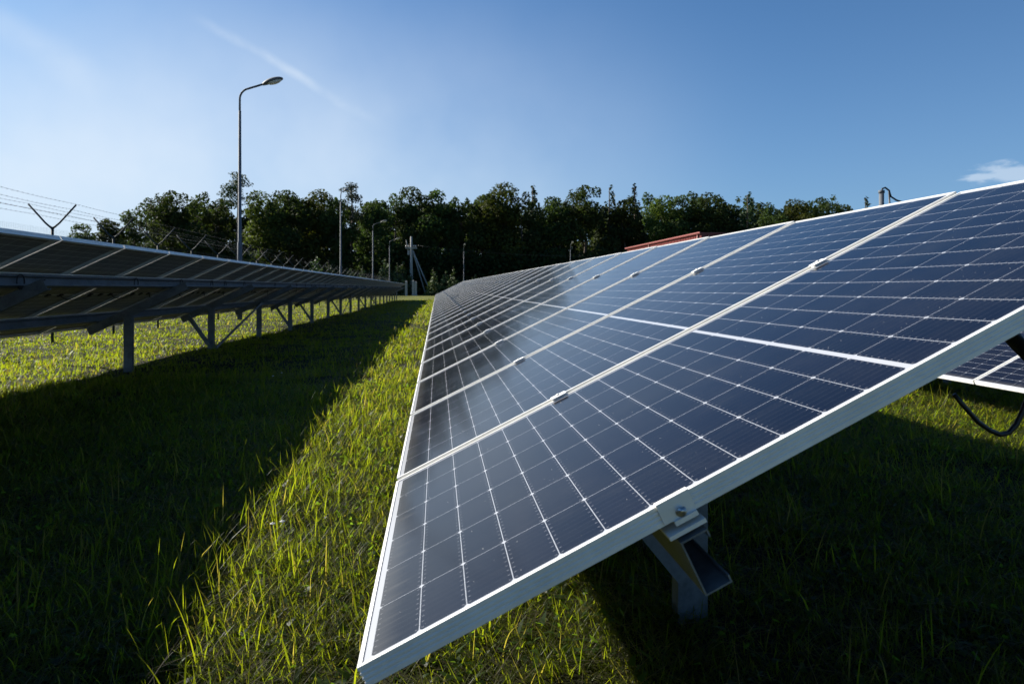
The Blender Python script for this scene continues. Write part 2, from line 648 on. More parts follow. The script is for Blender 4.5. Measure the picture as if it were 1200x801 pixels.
def build_grass():
    V, Q, T, C = [], [], [], []
    base = 0

    def push(res):
        nonlocal base
        v, q, t_, c = res
        V.append(v)
        C.append(c)
        Q.append(q + base)
        T.append(t_ + base)
        base += len(v)

    def sample(r0, r1, rho, expo, tuft):
        # tufts in polar coordinates about the camera, density rho*(3/r)^expo per square metre
        th0, th1 = YAW - 0.86, YAW + 0.82
        rr = np.linspace(r0, r1, 400)
        dens = rho * np.minimum(1, (3 / rr) ** expo) * rr * (th1 - th0)
        cdf = np.concatenate([[0], np.cumsum((dens[1:] + dens[:-1]) / 2 * np.diff(rr))])
        n = int(cdf[-1] / tuft)
        r = np.interp(rng.random(n) * cdf[-1], cdf, rr)
        a = th0 + rng.random(n) * (th1 - th0)
        x, y = r * np.sin(a), r * np.cos(a)
        keep = (x > -16) & (x < 9.5) & ~((x > 0.35) & (y > 9)) & ~((x > 2.5) & (y > 8.5))
        # bare and thin spots
        p = vnoise(x * 1.6, y * 1.6, 5) * 0.6 + vnoise(x * 5, y * 5, 6) * 0.4
        keep &= rng.random(n) < np.clip(2.1 * p - 0.02, 0.15, 1)
        x, y, r = x[keep], y[keep], r[keep]
        n = len(x)
        x = np.repeat(x, tuft)
        y = np.repeat(y, tuft)
        r = np.repeat(r, tuft)
        taz = np.repeat(rng.random(n) * 6.283, tuft)
        th = np.repeat(rng.random(n), tuft)
        tc = np.repeat(rng.random(n), tuft)
        m = len(x)
        sp = 0.035 * np.maximum(1, r / 5) ** 0.7
        x = x + rng.normal(0, 1, m) * sp
        y = y + rng.normal(0, 1, m) * sp
        return x, y, r, taz, th, tc, m

    def tones(m, tc, x, y):
        a = np.array([0.031, 0.046, 0.006])
        b = np.array([0.072, 0.082, 0.010])
        d = np.array([0.018, 0.030, 0.006])
        k = np.clip(0.55 * tc + 0.45 * rng.random(m), 0, 1)[:, None]
        c = a * (1 - k) + b * k
        patch = vnoise(x * 0.8, y * 0.8, 9)[:, None]
        c = c * (0.62 + 0.4 * patch) + d * 0.32 * (1 - patch)
        dry = rng.random(m) < 0.15
        c[dry] = np.array([0.070, 0.062, 0.036]) * (0.6 + 0.6 * rng.random((dry.sum(), 1)))
        return c

    # near and middle distance
    for (r0, r1, rho, expo, tuft, seg) in ((1.1, 6.0, 7600, 1.15, 9, 4), (6.0, 18.0, 6400, 1.35, 8, 3), (18.0, 66.0, 5200, 1.5, 6, 2)):
        x, y, r, taz, th, tc, m = sample(r0, r1, rho, expo, tuft)
        clump = vnoise(x * 1.1, y * 1.1, 3)
        h = (0.030 + 0.095 * rng.random(m) ** 1.7) * (0.55 + 0.75 * clump) * (0.75 + 0.5 * th)
        # along the lit strip by the shadow's edge the grass stands taller
        tall = np.exp(-((x + 0.75) / 0.45) ** 2)
        h = h * (1 + 0.45 * tall * (0.4 + clump))
        h = np.where((x > -0.35) & (x < 2.2), np.minimum(h, 0.26), h)
        w = (0.0022 + 0.0042 * rng.random(m) ** 1.5) * np.maximum(1, r / 2.6) ** 0.85
        az = taz + rng.normal(0, 0.9, m)
        lean = np.abs(rng.normal(0.34, 0.32, m))
        curl = np.abs(rng.normal(1.0, 0.65, m))
        flat = rng.random(m) < 0.24
        lean = np.where(flat, rng.uniform(0.9, 1.4, m), lean)
        pos = np.stack([x, y, ground_z(x, y) - 0.006], 1)
        push(blades(pos, h, w, az, lean, curl, tones(m, tc, x, y), seg))
    # fine matted under-layer
    x, y, r, taz, th, tc, m = sample(1.1, 9.0, 6500, 1.3, 10)
    pos = np.stack([x, y, ground_z(x, y) + 0.02 * rng.random(m)], 1)
    push(blades(pos, 0.04 + 0.07 * rng.random(m), (0.0018 + 0.0022 * rng.random(m)) * np.maximum(1, r / 3), rng.random(m) * 6.283, rng.uniform(0.5, 1.35, m), rng.uniform(-0.3, 0.9, m), tones(m, tc, x, y), 3))
    # long single blades and thin stalks
    x, y, r, taz, th, tc, m = sample(1.3, 12.0, 55, 0.5, 3)
    h = 0.13 + 0.15 * rng.random(m)
    h = np.where((x > -0.4) & (x < 2.2), np.minimum(h, 0.22), h)
    pos = np.stack([x, y, ground_z(x, y) - 0.006], 1)
    push(blades(pos, h, 0.0042 + 0.004 * rng.random(m), taz + rng.normal(0, 1, m), np.abs(rng.normal(0.2, 0.2, m)), np.abs(rng.normal(0.7, 0.5, m)), tones(m, tc, x, y) * 1.15, 6))
    # dead straw lying in the sward
    x, y, r, taz, th, tc, m = sample(1.2, 9.0, 560, 0.8, 3)
    pos = np.stack([x, y, ground_z(x, y) + 0.01 + 0.05 * rng.random(m)], 1)
    cs = np.array([0.10, 0.088, 0.058]) * (0.5 + 0.7 * rng.random((m, 1)))
    push(blades(pos, 0.10 + 0.16 * rng.random(m), 0.0017 + 0.0016 * rng.random(m), rng.random(m) * 6.283, rng.uniform(1.15, 1.5, m), rng.uniform(0, 0.4, m), cs, 3))
    # low broad leaves (clover, plantain) between the blades
    x, y, r, taz, th, tc, m = sample(1.2, 8.0, 900, 1.0, 5)
    pos = np.stack([x, y, ground_z(x, y) + 0.012 + 0.03 * rng.random(m)], 1)
    cl = np.array([0.030, 0.052, 0.014]) * (0.6 + 0.8 * rng.random((m, 1)))
    push(blades(pos, 0.020 + 0.035 * rng.random(m) ** 2, 0.013 + 0.016 * rng.random(m) ** 2, rng.random(m) * 6.283, rng.uniform(0.5, 1.3, m), rng.uniform(0.1, 0.8, m), cl, 3))
    v = np.concatenate(V)
    c = np.concatenate(C)
    o = link('grass', mesh_np('grass', v, [np.concatenate(Q), np.concatenate(T)], GRASS, c))
    tag(o, 'long uneven meadow grass growing between and under the solar panel rows', 'grass', kind='stuff')


build_grass()

# ------------------------------------------------------------------ solar arrays
def frame_mesh():
    H = 0.035
    prof = [(0, 0)]
    for g in (0.0085, 0.0165, 0.0245):
        prof += [(0, -g + 0.0026), (0.0016, -g + 0.0008), (0.0016, -g - 0.0008), (0, -g - 0.0026)]
    prof += [(0, -H), (0.026, -H), (0.026, -H + 0.0016), (0.0024, -H + 0.0016), (0.0024, -0.0018), (0.0075, -0.0018), (0.0075, 0)]
    mb = MB()
    n = len(prof)
    vs = []
    for (cx, cy, dx, dy) in ((0, 0, 1, 1), (L, 0, -1, 1), (L, W, -1, -1), (0, W, 1, -1)):
        for o, z in prof:
            vs.append((cx + dx * o, cy + dy * o, z))
    fs = []
    for k in range(4):
        k2 = (k + 1) % 4
        for i in range(n):
            i2 = (i + 1) % n
            fs.append((k * n + i, k * n + i2, k2 * n + i2, k2 * n + i))
    mb.add(vs, fs)
    return mb.mesh('frame', ALU)


def laminate_mesh():
    mb = MB()
    a, zt, zb = 0.0032, -0.0024, -0.0072
    x1, y1 = L - a, W - a
    vs = [(a, a, zb), (x1, a, zb), (x1, y1, zb), (a, y1, zb), (a, a, zt), (x1, a, zt), (x1, y1, zt), (a, y1, zt)]
    mb.add(vs, [(4, 5, 6, 7)], 0)
    mb.add(vs, [(0, 3, 2, 1), (0, 1, 5, 4), (1, 2, 6, 5), (2, 3, 7, 6), (3, 0, 4, 7)], 1)
    return mb.mesh('solar_panel', [GLASS, BACK])


def junction_mesh():
    mb = MB()
    mb.box((L / 2 - 0.022, -0.024, -0.022), (L / 2 + 0.022, 0.024, -0.0076))
    return mb.mesh('junction_box', BLACK)


FRAME_ME, LAM_ME, JBOX_ME = frame_mesh(), laminate_mesh(), junction_mesh()


def clamp_mesh():
    mb = MB()
    mb.box((-0.025, -0.0175, 0.0004), (0.025, 0.0175, 0.0032))
    mb.box((-0.025, -0.009, -0.034), (0.025, 0.009, 0.0004))
    mb.tube([(0, 0, 0.0032), (0, 0, 0.0075)], 0.0055, 6)
    return mb.mesh('mid_clamp', ALU)


CLAMP_ME = clamp_mesh()
CT, ST = math.cos(TILT), math.sin(TILT)
PV = (0.565, 1.535)                    # purlins, metres up the slope


def slope_pt(x0, z0, v, n=0.0, y=0.0):
    return Vector((x0 + v * CT - n * ST, y, z0 + v * ST + n * CT))


def c_profile(w, h, th):
    """C section: web at x=0, flanges to +x, y from 0 down to -h"""
    return [(0, 0), (0, -h), (w, -h), (w, -h + 0.014), (w - th, -h + 0.014), (w - th, -h + th), (th, -h + th), (th, -th), (w - th, -th), (w - th, -0.014), (w, -0.014), (w, 0)]


def build_array(label, x_lo, z_lo, y0, n, zslope, posts, braces, long_braces, jbox, clamps=True, junctions=None):
    root = thing('solar_array', label, 'solar array', (x_lo, y0, 0), 0, 'rows of solar panels')
    zat = lambda y: z_lo + zslope * y
    first = None
    for i in range(n):
        yy = i * PITCH
        o = link('solar_panel', LAM_ME, root, (0, yy, zat(yy)), (math.atan(zslope) * 0, -TILT, 0))
        link('frame', FRAME_ME, o)
        if jbox and i < jbox:
            for k in (0.28, 0.5, 0.72):
                link('junction_box', JBOX_ME, o, (0, W * k, 0))
        if i and clamps:
            for v in PV:
                p = slope_pt(0, zat(yy), v, 0, yy - GAP / 2)
                link('mid_clamp', CLAMP_ME, root, p, (0, -TILT, 0))
    yend = n * PITCH - GAP
    up, nn = Vector((CT, 0, ST)), Vector((-ST, 0, CT))
    for v in PV:
        mb = MB()
        prof = c_profile(0.050, 0.098, 0.003)
        a = slope_pt(0, zat(-0.02), v - 0.022, -0.0630, -0.020)
        b = slope_pt(0, zat(yend + 0.05), v - 0.022, -0.0630, yend + 0.03)
        mb.extrude([(p[0], p[1]) for p in prof], b, a, up, nn)
        mb.build('purlin', GALV, root)
        mb = MB()
        a = slope_pt(0, zat(-0.014), v, -0.0560, -0.014)
        b = slope_pt(0, zat(yend + 0.04), v, -0.0560, yend + 0.02)
        mb.extrude([(-0.034, 0), (0.034, 0), (0.034, 0.0070), (-0.034, 0.0070)], a, b, up, nn)
        mb.build('mounting_rail', ALU, root)
    # posts, rafters, braces
    v_post = 1.06
    for k, py in enumerate(posts):
        z = zat(py)
        top = slope_pt(0, z, v_post, -0.27, py)
        top.x = 0.952
        top.z -= 0.06
        mb = MB()
        mb.extrude([(q[0] - 0.05, q[1] + 0.03) for q in c_profile(0.10, 0.06, 0.004)], (top.x, py, -0.3), (top.x, py, top.z + 0.02), (1, 0, 0), (0, 1, 0))
        mb.build('post', GALV, root)
        mb = MB()
        a, b = slope_pt(0, z, 0.40, -0.1640, py + 0.0405), slope_pt(0, z, 1.70, -0.1640, py + 0.0405)
        mb.extrude([(q[0], q[1]) for q in c_profile(0.05, 0.10, 0.004)], a, b, (0, 1, 0), nn)
        mb.build('rafter', GALV, root)
        if k in braces:
            mb = MB()
            p0 = Vector((top.x - 0.03, py - 0.056, 0.12))
            p1 = slope_pt(0, z, 0.56, -0.21, py - 0.056)
            d = (p1 - p0).normalized()
            mb.extrude([(-0.024, -0.030), (0.024, -0.030), (0.024, 0.030), (-0.024, 0.030)], p0, p1, (0, 1, 0), d.cross(Vector((0, 1, 0))))
            mb.build('brace', GALV, root)
        if k in long_braces and k + 1 < len(posts):
            mb = MB()
            q = posts[k + 1]
            p0 = Vector((top.x + 0.066, py + 0.03, 0.05))
            p1 = Vector((top.x + 0.066, q - 0.03, slope_pt(0, zat(q), v_post, -0.235).z - 0.05))
            d = (p1 - p0).normalized()
            mb.extrude([(-0.011, -0.02), (0.011, -0.02), (0.011, 0.02), (-0.011, 0.02)], p0, p1, (1, 0, 0), d.cross(Vector((1, 0, 0))))
            mb.build('brace', GALV, root)
    return root


# the near row to the right of the aisle
XR, YR, ZR = -0.125, 1.089, CAM_H - 0.592
N_R = 44
right = build_array('nearest solar panel row, seen from its glass side, right of the sunlit grass strip',
                    XR, ZR, YR, N_R, 0.0042, [1.09 + 3.1 * i for i in range(15)], set(range(15)), set(), 0)
# the row to the left of the aisle, seen from below and behind
XL, ZL = -4.754, CAM_H - 0.525
YL = 5.585 - 8 * PITCH + 0.013
left = build_array('solar panel row on the left seen from its shaded underside with posts and braces',
                   XL, ZL, YL, 63, 0.0012, [8.95 - YL + 3.12 * i for i in range(-3, 19)], {4, 6, 7, 9, 12, 14}, {4, 9, 13}, 34)
# the row beyond, glimpsed under the near row
X3, Z3 = 4.50, CAM_H - 0.775
Y3 = 5.32 - 3 * PITCH + 0.013
third = build_array('solar panel row farthest right, its low edge glimpsed under the near row',
                    X3, Z3, Y3, 12, 0.0, [1.6 + 3.1 * i for i in range(4)], {0, 1, 2, 3}, set(), 0)


# end clamp with its bolt on the near row's first panel
def end_clamp(root, z0, v, name_parent=None):
    mb = MB()
    M = Matrix.Translation(slope_pt(0, z0, v, 0, 0)) @ Matrix.Rotation(-TILT, 4, 'Y')
    # over the lip, down the outer face, foot towards the camera
    mb.box((-0.030, -0.0042, 0.0006), (0.030, 0.0075, 0.0036), 0, M)
    mb.box((-0.030, -0.0042, -0.0330), (0.030, -0.0008, 0.0006), 0, M)
    mb.box((-0.014, -0.0095, -0.0410), (0.028, -0.0008, -0.0330), 0, M)
    o = mb.build('end_clamp', ALU, root)
    mb = MB()
    a = M @ Vector((0.004, -0.0043, -0.0235))
    b = M @ Vector((0.004, -0.0118, -0.0205))
    ax = (b - a)
    mb.tube([a, b], 0.0066, 6)
    mb.tube([b, b + ax * 0.45], 0.0042, 10)
    mb.tube([a, a + ax * 0.2], 0.0095, 16)
    mb.build('bolt', BOLT, o)


for v in PV:
    end_clamp(right, ZR, v)

# conduit and hanging cable under the near row's first panel
root = right
mb = MB()
def loc(p, base):
    return Vector(p) - Vector(base)
rb = (XR, YR, 0)
P = [px(1168, 374, 1.75), px(1180, 388, 1.70), px(1192, 401, 1.66), px(1212, 421, 1.62), px(1240, 440, 1.6)]
mb.tube([loc(p, rb) for p in P], [0.019] * 5, 12)
mb.build('conduit', BLACK, right)
mb = MB()
P = []
ctrl = [(1118, 462), (1130, 476), (1146, 494), (1160, 504), (1172, 509), (1182, 507), (1191, 497), (1199, 480), (1208, 455), (1216, 430)]
for (x, y) in ctrl:
    P.append(loc(px(x, y, 2.0), rb))
mb.tube(P, 0.0072, 8)
mb.build('cable', BLACK, right)

# cables looping along the underside of the left row
def left_cables():
    mb = MB()
    for i in range(8, 34):
        y0 = i * PITCH
        for (v, amp, rad) in ((L / 2, 0.07, 0.0055),):
            pts = []
            sag = amp * random.uniform(0.5, 1.4)
            for k in range(9):
                f = k / 8
                yy = y0 + (0.72 - 1) * W + f * 0.56 * W
                p = slope_pt(0, ZL + 0.0012 * yy, v + random.uniform(-0.012, 0.012) - sag * math.sin(math.pi * f), -0.026 - 0.4 * sag * math.sin(math.pi * f), yy)
                pts.append(p)
            mb.tube(pts, rad, 6)
        # coils tied to the upper purlin
        if random.random() < 0.8:
            yc = y0 + random.uniform(0.2, 0.8)
            pts = []
            for k in range(15):
                a = 2 * math.pi * k / 14 * 1.0
                pts.append(slope_pt(0, ZL + 0.0012 * yc, PV[1] - 0.03 + 0.0, -0.10, yc) + Vector((0.055, 0.05 * math.cos(a), 0.06 * math.sin(a))))
            mb.tube(pts, 0.005, 6)
    pts = []
    for i in range(8, 34):
        y0 = i * PITCH
        for k in range(6):
            f = k / 6
            yy = y0 + f * PITCH
            pts.append(slope_pt(0, ZL + 0.0012 * yy, PV[1] - 0.06, -0.055 - 0.03 * abs(math.sin(f * math.pi)) * random.uniform(0.6, 1.3), yy))
    mb.tube(pts, 0.006, 6)
    mb.build('cable', BLACK, left)


left_cables()

# ------------------------------------------------------------------ boundary fence with barbed wire
XF = -7.35
def build_fence():
    y_first = 14.03 - 4 * 2.5
    n = 42
    root = thing('boundary_fence', 'dark wire mesh fence with forked post tops and barbed wire behind the left panel row', 'fence', (XF, y_first, 0))
    hj = 2.24
    tip = 0.43
    for i in range(n):
        y = i * 2.5
        mb = MB()
        mb.tube([(0, y, -0.3), (0, y, hj)], 0.027, 8)
        for s in (-1, 1):
            mb.tube([(0, y, hj - 0.03), (s * 0.06, y, hj + 0.015), (s * 0.13, y, hj + 0.08), (s * tip, y, hj + 0.43)], [0.024, 0.019, 0.018, 0.017], 8)
        mb.build('post', DKGREEN, root)
    WIRE = metal_mat('fence_wire', (0.03, 0.036, 0.038), 0.8, 0.0)
    me_near = None
    for detail in (0, 1):
        mb = MB()
        r = 0.0015 if detail == 0 else 0.0022
        zz = np.arange(0.08, 2.2, 0.2)
        for z in zz:
            mb.tube([(0.032, 0.0, z), (0.032, 2.5, z)], r, 4, caps=False)
        st = 0.05 if detail == 0 else 0.1
        for y in np.arange(st / 2, 2.5, st):
            mb.tube([(0.0365, y, 0.06), (0.0365, y, 2.2)], r, 3, caps=False)
        me = mb.mesh('mesh_panel', WIRE)
        for i in range(n - 1):
            if (i < 14) == (detail == 0):
                link('mesh_panel', me, root, (0, i * 2.5, 0))
    for s in (-1, 1):
        for f in (0.38, 0.69, 0.98):
            mb = MB()
            x = s * (0.13 + (tip - 0.13) * f)
            z = hj + 0.08 + 0.35 * f + 0.022
            pts = []
            for i in range(n - 1):
                for k in range(4):
                    pts.append((x, (i + k / 4) * 2.5, z - 0.02 * math.sin(math.pi * k / 4)))
            mb.tube(pts, 0.0019, 4, caps=False)
            y = 2.0
            while y < 26:
                for a in (0.6, 2.2):
                    d = Vector((math.cos(a), 0.25, math.sin(a))) * 0.017
                    c = Vector((x, y, z - 0.012))
                    mb.tube([c - d, c + d], 0.0015, 3, caps=False)
                y += 0.14
            mb.build('barbed_wire', WIRE, root)


build_fence()

# ------------------------------------------------------------------ street lamps
def lamp_proto():
    root = thing('street_lamp', 'tall grey street lamp rising in front of the lone pine', 'street lamp', (0, 0, 0), 0, 'street lamps along the site boundary')
    H = 7.9
    mb = MB()
    mb.tube([(0, 0, -0.2), (0, 0, 2.6), (0, 0, 2.62), (0, 0, H - 0.85)], [0.085, 0.078, 0.062, 0.045], 14)
    mb.build('pole', POLE, root)
    mb = MB()
    pts = [(0, 0, H - 0.85), (0, 0, H - 0.45)]
    for k in range(1, 9):
        a = math.pi / 2 * k / 8 * 0.88
        pts.append((0.35 * (1 - math.cos(a)), 0, H - 0.45 + 0.35 * math.sin(a)))
    d = Vector((pts[-1][0] - pts[-2][0], 0, pts[-1][2] - pts[-2][2])).normalized()
    pts.append(tuple(Vector(pts[-1]) + d * 0.62))
    mb.tube(pts, 0.034, 10)
    mb.build('arm', POLE, root)
    e = Vector(pts[-1])
    M = Matrix.Rotation(-math.atan2(d.z, d.x), 3, 'Y')
    mb = MB()
    c = e + d * 0.26
    mb.ellipsoid(c, (0.36, 0.15, 0.12), M, 18, 8, zmin=-0.18)
    mb.tube([e - d * 0.10, e + d * 0.05], [0.05, 0.065], 12)
    h = mb.build('lamp_head', HEAD, root)
    mb = MB()
    mb.ellipsoid(c + d * 0.05 - Vector((0, 0, 0.024)), (0.25, 0.125, 0.085), M, 16, 6, zmax=0.05)
    lens, t, b = new_mat('lamp_lens')
    b.inputs['Base Color'].default_value = (0.62, 0.62, 0.58, 1)
    b.inputs['Roughness'].default_value = 0.18
    mb.build('lens', lens, h)
    return root


lamp0 = lamp_proto()
XLAMP = -6.62
lamp_spots = [(281, 'tallest looking grey street lamp, nearest one, in front of the lone pine'),
              (399.3, 'second street lamp along the left row, its head level with the forest skyline'),
              (437.0, 'third street lamp along the left row, its pale head well below the skyline'),
              (456.5, 'smallest street lamp of the left line, beside the utility pole')]
for i, (xp, lab) in enumerate(lamp_spots):
    o = lamp0 if i == 0 else copy_tree(lamp0)
    Y = XLAMP * 802.0 / (xp - 512.4)
    # exact ray through the pixel column
    t_ = (xp - 600) / 802.0
    a = math.atan(t_) + YAW
    Y = XLAMP / math.tan(a)
    o.location = (XLAMP, Y, 0)
    o.rotation_euler = (0, 0, R(-4 if i else -8))
    if i == 1:
        o.rotation_euler = (0, 0, R(78))
    o['label'] = lab
for xp, lab in ((543.5, 'street lamp facing the camera, standing before the forest left of the red shed'),
                (668.5, 'street lamp showing only its upper pole and head above the near panel row')):
    o = copy_tree(lamp0)
    p = px(xp, 300, 109 if xp < 600 else 104)
    o.location = (p.x, p.y, 0)
    o.rotation_euler = (0, 0, R(-84))
    o['label'] = lab


# ------------------------------------------------------------------ utility pole and concrete stubs
def utility():
    p = px(482, 338, 112)
    root = thing('utility_pole', 'concrete utility pole with cross arm and two slanting struts before the forest', 'utility pole', (p.x, p.y, 0))
    mb = MB()
    mb.tube([(0, 0, -0.3), (0, 0, 9.6)], [0.30, 0.17], 10)
    mb.build('pole', CONC, root)
    for (x1, y1) in ((2.4, 0.6), (3.4, -0.4)):
        mb = MB()
        mb.tube([(x1, y1, -0.2), (0.2, 0, 7.4)], 0.10, 8)
        mb.build('strut', CONC, root)
    mb = MB()
    mb.box((-0.95, -0.40, 7.6), (0.95, -0.22, 7.82))
    arm = mb.build('cross_arm', CONC, root)
    INS = plain_mat('porcelain', (0.5, 0.46, 0.42), 0.3, 0, 0.1)
    for x in (-0.85, -0.45, 0.45, 0.75):
        mb = MB()
        mb.tube([(x, -0.31, 7.82), (x, -0.31, 7.92), (x, -0.31, 7.94), (x, -0.31, 8.06), (x, -0.31, 8.08), (x, -0.31, 8.2)], [0.04, 0.04, 0.12, 0.12, 0.08, 0.07], 8)
        mb.build('insulator', INS, root)
    mb = MB()
    for (x, z) in ((-0.85, 8.2), (0.75, 8.2)):
        pts = []
        for k in range(13):
            f = k / 12
            pts.append((x + 55 * f, -0.31 - 8 * f, z - 1.6 * 4 * f * (1 - f) - 0.6 * f))
        mb.tube(pts, 0.009, 4)
    mb.build('power_line', BLACK, root)
    mb = MB()
    mb.box((-0.62, -0.6, 6.6), (-0.24, -0.32, 7.3))
    mb.tube([(-0.5, -0.46, 7.3), (-0.8, -0.46, 9.0)], 0.07, 6)
    mb.build('switch_box', CONC, root)
    for k, (xp, h, lab) in enumerate(((476.0, 2.3, 'low pale concrete stub left of the utility pole foot'),
                                      (484.2, 2.4, 'thin concrete post just right of the utility pole foot'),
                                      (487.2, 2.2, 'squat concrete post farthest right beside the utility pole'))):
        q = px(xp, 338, 104)
        o = thing('concrete_post', lab, 'post', (q.x, q.y, 0), 0, 'concrete posts by the utility pole')
        mb = MB()
        w_ = 0.17
        mb.extrude([(-w_, -w_), (w_, -w_), (w_, w_), (-w_, w_)], (0, 0, -0.2), (0, 0, h - 0.12), (1, 0, 0), (0, 1, 0))
        mb.build('shaft', CONC, o)
        mb = MB()
        vs = [(-w_ - .02, -w_ - .02, h - 0.12), (w_ + .02, -w_ - .02, h - 0.12), (w_ + .02, w_ + .02, h - 0.12), (-w_ - .02, w_ + .02, h - 0.12), (0, 0, h)]
        mb.add(vs, [(3, 2, 1, 0), (0, 1, 4), (1, 2, 4), (2, 3, 4), (3, 0, 4)])
        mb.build('cap', CONC, o)


utility()


# ------------------------------------------------------------------ red metal shed behind the near row
def shed():
    X0, Yn, Yf = 13.7, 34.4, 48.4
    ze = CAM_H + 0.2165 * X0
    D = 9.0
    m_, t, b = new_mat('red_sheet_metal')
    tc = t.n('ShaderNodeTexCoord')
    n = t.noise(tc.outputs['Object'], 1.5, 4)
    t.l(t.mixc(n, (0.15, 0.026, 0.022, 1), (0.20, 0.040, 0.032, 1)), b.inputs['Base Color'])
    b.inputs['Roughness'].default_value = 0.45
    root = thing('metal_shed', 'red sheet metal shed with a low flat roof showing above the near panel row', 'shed', (X0, Yn, 0))
    mb = MB()
    # trapezoidal cladding on the two visible sides
    def clad(a, bb, nrm):
        a, bb, nrm = Vector(a), Vector(bb), Vector(nrm)
        d = (bb - a)
        ln = d.length
        d.normalize()
        prof = []
        s = 0.0
        while s < ln - 0.2:
            prof += [(s, 0), (s + 0.06, 0), (s + 0.08, 0.03), (s + 0.18, 0.03), (s + 0.2, 0)]
            s += 0.25
        prof.append((ln, 0))
        vs, fs = [], []
        for q in prof:
            p = a + d * q[0] + nrm * q[1]
            vs += [p, p + Vector((0, 0, ze - 0.10))]
        for i in range(len(prof) - 1):
            fs.append((2 * i, 2 * i + 2, 2 * i + 3, 2 * i + 1))
        mb.add(vs, fs)
    Lb = Yf - Yn
    mb.box((0.02, 0.02, -0.1), (D, Lb, ze - 0.11))
    clad((0, Lb, 0), (0, 0, 0), (-1, 0, 0))
    clad((0, 0, 0), (D, 0, 0), (0, -1, 0))
    mb.build('wall', m_, root)
    mb = MB()
    mb.box((-0.13, -0.10, ze - 0.095), (D + 0.2, Lb + 0.1, ze - 0.03))
    rf = mb.build('roof', m_, root)
    tm = plain_mat('faded_red_trim', (0.27, 0.075, 0.065), 0.6)
    mb = MB()
    mb.box((-0.165, -0.13, ze - 0.055), (-0.132, Lb + 0.12, ze))
    mb.build('gutter', tm, rf)
    mb = MB()
    for y in (0.35, Lb * 0.62):
        mb.tube([(-0.075, y, ze - 0.1), (-0.075, y, ze - 0.45), (-0.075, y, 0)], 0.04, 8)
    mb.build('downpipe', m_, root)


shed()


# ------------------------------------------------------------------ cable mast behind the near row
def mast():
    p = px(1033, 240, 17)
    zt = px(1033, 224, 17).z
    root = thing('cable_mast', 'thin grey conduit mast with a black cable bending over its top', 'mast', (p.x, p.y, 0))
    mb = MB()
    mb.tube([(0, 0, -0.2), (0, 0, zt)], 0.06, 10)
    mb.tube([(0, 0, zt - 0.05), (0, 0, zt + 0.02)], 0.075, 10)
    mb.build('pole', POLE, root)
    mb = MB()
    P = [(0.0, 0, zt), (0.02, 0, zt + 0.06), (0.10, 0, zt + 0.09), (0.2, 0, zt + 0.02), (0.25, 0, zt - 0.13), (0.4, 0, zt - 0.22), (0.8, 0.1, zt - 0.30), (1.8, 0.3, zt - 0.4), (3.5, 0.6, zt - 0.45), (6, 1, zt - 0.4)]
    mb.tube(P, 0.022, 8)
    mb.tube([(0.2, 0, zt + 0.01), (0.22, 0, zt - 0.4), (0.08, 0, zt - 0.8)], 0.02, 8)
    mb.build('cable', BLACK, root)


mast()


# ------------------------------------------------------------------ trees
def leaf_cloud(centers, radii, n, size, tones_, flat=1.0, seed=0, droop=0.0):
    """n small leaf-clump faces spread through ellipsoids; returns verts, quads, colours"""
    g = np.random.default_rng(seed)
    centers, radii = np.array(centers), np.array(radii)
    vol = radii[:, 0] * radii[:, 1] * radii[:, 2]
    pr = vol ** 0.75
    idx = g.choice(len(centers), n, p=pr / pr.sum())
    d = g.normal(0, 1, (n, 3))
    d /= np.linalg.norm(d, axis=1, keepdims=True)
    rad = 0.62 + 0.42 * g.random(n) ** 0.7
    rad = np.where(g.random(n) < 0.16, g.random(n) * 0.7, rad)
    p = centers[idx] + d * radii[idx] * rad[:, None]
    nrm = d * 0.8 + g.normal(0, 0.7, (n, 3)) + np.array([0, 0, 0.35])
    nrm /= np.linalg.norm(nrm, axis=1, keepdims=True)
    up = g.normal(0, 1, (n, 3))
    a = np.cross(nrm, up)
    a /= np.linalg.norm(a, axis=1, keepdims=True)
    b = np.cross(nrm, a)
    s = size * (0.55 + 0.9 * g.random(n))[:, None]
    asp = (0.6 + 0.7 * g.random(n))[:, None]
    bend = nrm * s * 0.25
    v = np.stack([p - a * s, p - b * s * asp - bend * 0.4, p + a * s * 0.9 + bend * 0.3, p + b * s * asp - bend * 0.6], 1).reshape(-1, 3)
    q = np.arange(n * 4).reshape(n, 4)
    ct = g.random(len(centers))[idx]
    k = np.clip(0.5 * ct + 0.5 * g.random(n), 0, 1)[:, None]
    c = np.array(tones_[0]) * (1 - k) + np.array(tones_[1]) * k
    return v, q, np.repeat(c, 4, axis=0)


